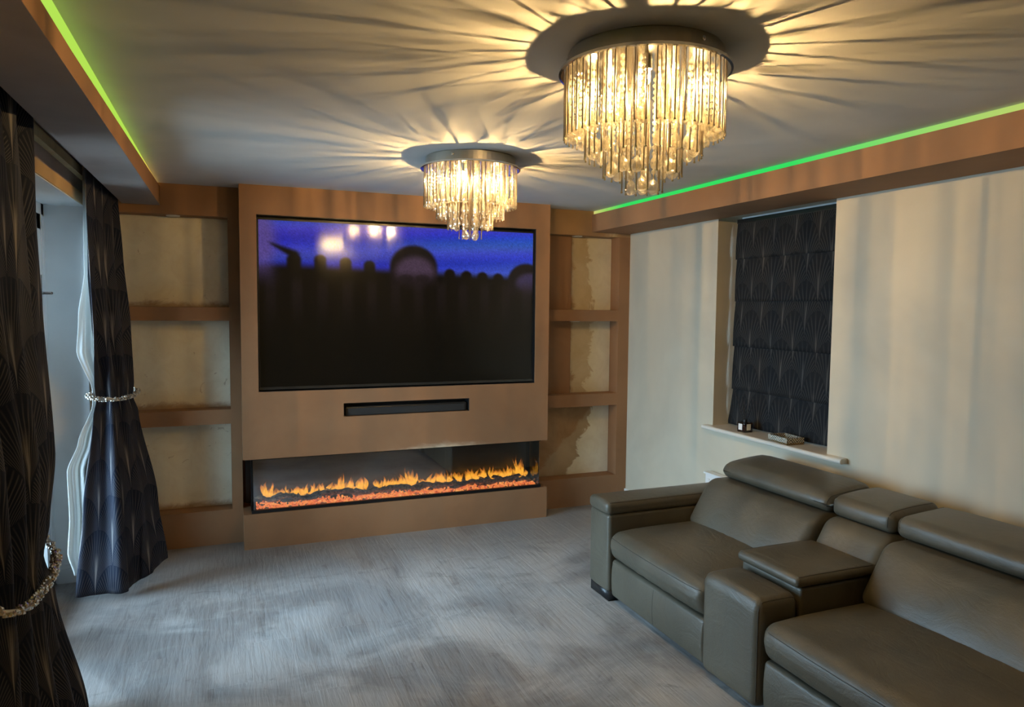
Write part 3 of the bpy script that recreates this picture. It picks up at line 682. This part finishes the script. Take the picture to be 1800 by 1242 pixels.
cloth('lining', [(2.385, [(-.772, -.57), (-.775, -.30)], .006), (1.8, [(-.785, -.55), (-.785, -.30)], .006), (1.55, [(-.83, -.50), (-.79, -.46), (-.77, -.33)], .008), (1.36, [(-.845, -.48), (-.80, -.47), (-.76, -.36)], .010),
                 (1.14, [(-.787, -.415), (-.75, -.38), (-.72, -.34)], .004), (1.06, [(-.79, -.405), (-.75, -.38), (-.72, -.34)], .004), (.86, [(-.86, -.44), (-.80, -.42), (-.76, -.36)], .010), (.70, [(-.915, -.44), (-.84, -.43), (-.78, -.38)], .016),
                 (.45, [(-.905, -.47), (-.84, -.46), (-.78, -.40)], .014), (.25, [(-.915, -.49), (-.84, -.48), (-.78, -.42)], .012), (.13, [(-.885, -.50), (-.83, -.49), (-.78, -.44)], .006)], M['lining'], cf, 2.2, .5, n=70, harm=.6)
cn = empty('curtain', (-.74, -2.1, .03), 'dark fan patterned curtain at the left picture edge, nearest the viewer', 'curtain', 'tied back door curtains')
cloth('fabric', [(2.385, [(-.750, -1.76), (-.755, -2.2), (-.76, -2.75)], .026), (1.6, [(-.748, -1.76), (-.745, -2.2), (-.75, -2.7)], .030), (1.05, [(-.735, -1.76), (-.72, -2.1), (-.74, -2.55)], .030), (.80, [(-.742, -1.83), (-.72, -2.1), (-.74, -2.45)], .022), (.69, [(-.752, -1.86), (-.72, -2.1), (-.74, -2.40)], .014),
                 (.55, [(-.73, -1.83), (-.71, -2.1), (-.73, -2.45)], .020), (.02, [(-.65, -1.74), (-.66, -2.1), (-.70, -2.6)], .030)], M['curtain'], cn, 5.0, 1.15, n=220, phase=2.2)
MB().box(-.765, -.745, -2.9, .10, 2.383, 2.3995).build('curtain_track', M['white'])
tag(bpy.data.objects['curtain_track'], 'slim white curtain track inside the ceiling pocket above the curtains', 'curtain track')
def tieback(name, pts, r, n, label, bead):
    c = np.array(pts, float); q = np.concatenate([c, c[:1]]); Pp = []
    m = len(c)
    for i in range(m):     # Catmull-Rom round the loop
        p0, p1, p2, p3 = c[(i-1) % m], c[i], c[(i+1) % m], c[(i+2) % m]
        for k in range(12):
            u_ = k/12; Pp.append(.5*((2*p1)+(-p0+p2)*u_+(2*p0-5*p1+4*p2-p3)*u_**2+(-p0+3*p1-3*p2+p3)*u_**3))
    Pp = np.array(Pp); q = np.concatenate([Pp, Pp[:1]]); dl = np.r_[0, np.cumsum(np.linalg.norm(np.diff(q, axis=0), axis=1))]; ss = np.linspace(0, dl[-1], 400)[:-1]; Pp = np.stack([np.interp(ss, dl, q[:, i]) for i in range(3)], -1)
    o = empty(name, tuple(c.mean(0)), label, 'curtain tieback', 'beaded tiebacks')
    MB().tube([tuple(p) for p in np.concatenate([Pp, Pp[:1]])], r*.55, 6, False).build('cord', M['brushed'], o)
    mb = MB(); R = random.Random(5)
    for i in range(n):
        p = Pp[int(i/n*len(Pp))]; th = R.random()*6.28; d = Pp[(int(i/n*len(Pp))+1) % len(Pp)]-p; d /= np.linalg.norm(d)+1e-9; a = np.cross(d, (0, 0, 1)); a /= np.linalg.norm(a)+1e-9; b_ = np.cross(d, a)
        pos = p+(a*math.cos(th)+b_*math.sin(th))*r*.7; mb.gem(tuple(pos), bead*R.uniform(.8, 1.2), bead, 6, R.random()*3)
    mb.build('bead_rope', simple('faceted_beads', (.72, .66, .58), .12, .9), o)['kind'] = 'stuff'
tieback('curtain_tieback', [(-.80, -.40, 1.118), (-.785, -.462, 1.105), (-.70, -.462, 1.093), (-.605, -.395, 1.096), (-.575, -.27, 1.115), (-.62, -.22, 1.12), (-.72, -.30, 1.122)], .014, 300, 'silver beaded tieback round the curtain beside the alcove', .0072)
tieback('curtain_tieback', [(-.765, -1.81, .735), (-.70, -1.86, .70), (-.672, -2.02, .672), (-.668, -2.2, .668), (-.68, -2.42, .69), (-.75, -2.47, .73), (-.785, -2.2, .745)], .015, 300, 'gold toned beaded tieback round the nearest curtain', .009)

# ------------------------------------------------------------------ sofa
so = empty('sofa', (2.37, -2.79, 0), 'olive grey leather recliner sofa with centre console along the right wall', 'sofa')
L = M['leather']
def part(name, mb, mat=L, parent=None): return mb.build(name, mat, parent or so, True)
def arm(y0, y1):
    def dfm(P, N): P[:, 0] -= .008*(1-N[:, 1]**2)*(N[:, 0] < 0); return P
    part('arm', puff(1.853, 2.86, y0, y1, .055, .488, .018, 5, dfm))
    def dp(P, N):
        P[:, 2] += .012*(1-N[:, 1]**2)*(N[:, 2] > 0); P[:, 0] -= .006*(1-N[:, 1]**2)*(N[:, 0] < 0); return P
    part('arm_pad', puff(1.843, 2.70, y0-.004, y1+.004, .486, .553, .026, 6, dp))
    part('foot', MB().box(1.862, 1.93, y0+.006, y1-.006, 0, .057), M['black']); part('foot', MB().box(2.74, 2.82, y0+.006, y1-.006, 0, .057), M['black'])
arm(-1.577, -1.357); arm(-4.222, -4.002)
def seat(y0, y1):
    def dfm(P, N):
        top = np.clip(N[:, 2], 0, 1); e = (1-np.abs(N[:, 1])**3)
        P[:, 2] += top*(.030*e*(1-.45*np.clip(-N[:, 0], 0, 1)**2)-.012*np.clip(-N[:, 0], 0, 1)**4)
        fr_ = np.clip(-N[:, 0]-.8, 0, 1)/.2; P[:, 0] -= fr_*(.016*(1-N[:, 2]**2)+.012*e)
        P[:, 0] += fr_*np.clip(-N[:, 2], 0, 1)*.015
        P[:, 0] -= fr_*.003*np.sin(N[:, 1]*23)*(.5-.5*N[:, 2]); return P
    part('seat_cushion', puff(1.862, 2.56, y0, y1, .245, .408, .045, 16, dfm))
    def dq(P, N): P[:, 0] -= np.clip(-N[:, 0], 0, 1)*.010*(1-N[:, 2]**2); return P
    part('footrest_panel', puff(1.872, 1.93, y0+.003, y1-.003, .035, .243, .018, 6, dq))
seat(-2.408, -1.579); seat(-4.0, -2.778)
def dcon(P, N):
    f = np.clip(-N[:, 0], 0, 1)**6*np.clip(N[:, 2], 0, 1); P[:, 2] -= .012*f; P[:, 2] += .008*(1-N[:, 1]**2)*(N[:, 2] > .9); return P
part('console_box', puff(1.843, 2.055, -2.773, -2.411, .03, .478, .04, 6, dcon))
part('console_box', puff(2.062, 2.56, -2.771, -2.413, .03, .497, .012, 4))
def dlid(P, N): P[:, 2] += (N[:, 2] > 0)*.012*(1-N[:, 1]**4)*(1-N[:, 0]**4); P[:, 1] += .01*N[:, 1]*(N[:, 0] > 0)*0; return P
part('console_lid', puff(2.035, 2.475, -2.778, -2.405, .500, .545, .021, 8, dlid))
part('base_frame', MB().box(1.93, 2.86, -4.0, -1.58, .06, .25).box(2.62, 2.88, -4.0, -1.58, .25, .58), simple('sofa_carcass', (.05, .045, .036), .7))
def back(y0, y1, bulge=.03, x0=2.375, x1=2.60, z0=.40, z1=.652, seam=False):
    def dfm(P, N):
        P[:, 0] += (P[:, 2]-z0)*.60 - .03
        f = np.clip(-N[:, 0], 0, 1); e = 1-np.abs(N[:, 1])**4
        P[:, 0] -= f*bulge*(1-(N[:, 2]*.9+.15)**2)*e
        P[:, 0] -= f*.0035*np.sin(N[:, 1]*31+np.sin(N[:, 2]*3))*(1-N[:, 2])*.5*(1-np.abs(N[:, 1]))
        if seam: P[:, 0] += f*.010*np.exp(-((N[:, 1]-.33)/.014)**2)
        return P
    part('back_cushion', puff(x0, x1, y0, y1, z0, z1, .045, 20, dfm))
back(-2.412, -1.583); back(-4.0, -2.775, seam=True); back(-2.772, -2.415, .006, 2.47, 2.62, .49, .655)
def rest(y0, y1, dz, name='headrest', r=.045, rise=.02, lift=0):
    def dfm(P, N):
        e = 1-np.abs(N[:, 1])**5
        P[:, 2] += (N[:, 2] > 0)*(rise*(N[:, 0]*.5+.5)+.014*e*(1-N[:, 0]**2)) + lift*(N[:, 0]*.5+.5)
        P[:, 0] -= (N[:, 0] < 0)*.014*(1-N[:, 2]**2)*e
        P[:, 2] -= np.clip(np.abs(N[:, 1])-.86, 0, 1)/.14*.02*(N[:, 2] > 0)*(1 if r > .04 else .2); return P
    part(name, puff(2.575, 2.875, y0, y1, .648+dz, .742+dz, r, 10, dfm))
rest(-2.408, -1.60, .003, lift=.012); rest(-2.755, -2.418, .006, r=.032); rest(-3.99, -2.765, .006, r=.035)

from mathutils.bvhtree import BVHTree
def seam(ob, pts, d, r=.0016):
    bt = BVHTree.FromPolygons([v.co for v in ob.data.vertices], [tuple(p.vertices) for p in ob.data.polygons]); off = so.location; path = []
    for p in pts:
        h = bt.ray_cast(Vector(p)-off, Vector(d))
        if h[0] is not None: path.append(tuple(h[0]+off-Vector(d)*r*.2))
    if len(path) > 2: MB().tube(path, r, 6).build('stitched_seam', M['seam'], ob, True)
def line(a, b, n=40): return [tuple(Vector(a).lerp(Vector(b), i/n)) for i in range(n+1)]
for o in list(so.children):
    n = o.name.split('.')[0]; xs = [(o.matrix_world @ v.co) if False else v.co+so.location for v in o.data.vertices]
    lo = [min(p[i] for p in xs) for i in range(3)]; hi = [max(p[i] for p in xs) for i in range(3)]
    if n == 'seat_cushion': seam(o, line((1.5, lo[1]+.02, .372), (1.5, hi[1]-.02, .372)), (1, 0, 0))
    if n == 'headrest':
        for yy in (lo[1]+.022, hi[1]-.022): seam(o, line((lo[0]+.02, yy, 1.2), (hi[0]-.03, yy, 1.2)), (0, 0, -1)); seam(o, line((2.2, yy, lo[2]+.03), (2.2, yy, lo[2]+.075), 12), (1, 0, 0))
    if n == 'console_box' and lo[0] < 1.9:
        for yy in (lo[1]+.012, hi[1]-.012): seam(o, line((1.4, yy, .06), (1.4, yy, .45)), (1, 0, 0)); seam(o, line((1.87, yy, 1), (2.05, yy, 1)), (0, 0, -1))
    if n == 'console_lid':
        for yy in (lo[1]+.012, hi[1]-.012): seam(o, line((2.05, yy, 1), (2.46, yy, 1)), (0, 0, -1))
    if n == 'arm_pad': seam(o, line((1.86, lo[1]+.014, 1), (2.6, lo[1]+.014, 1)), (0, 0, -1))
    if n == 'footrest_panel' and lo[1] > -2.6: seam(o, line((1.5, -2.0, .05), (1.5, -2.0, .23)), (1, 0, 0), .001)
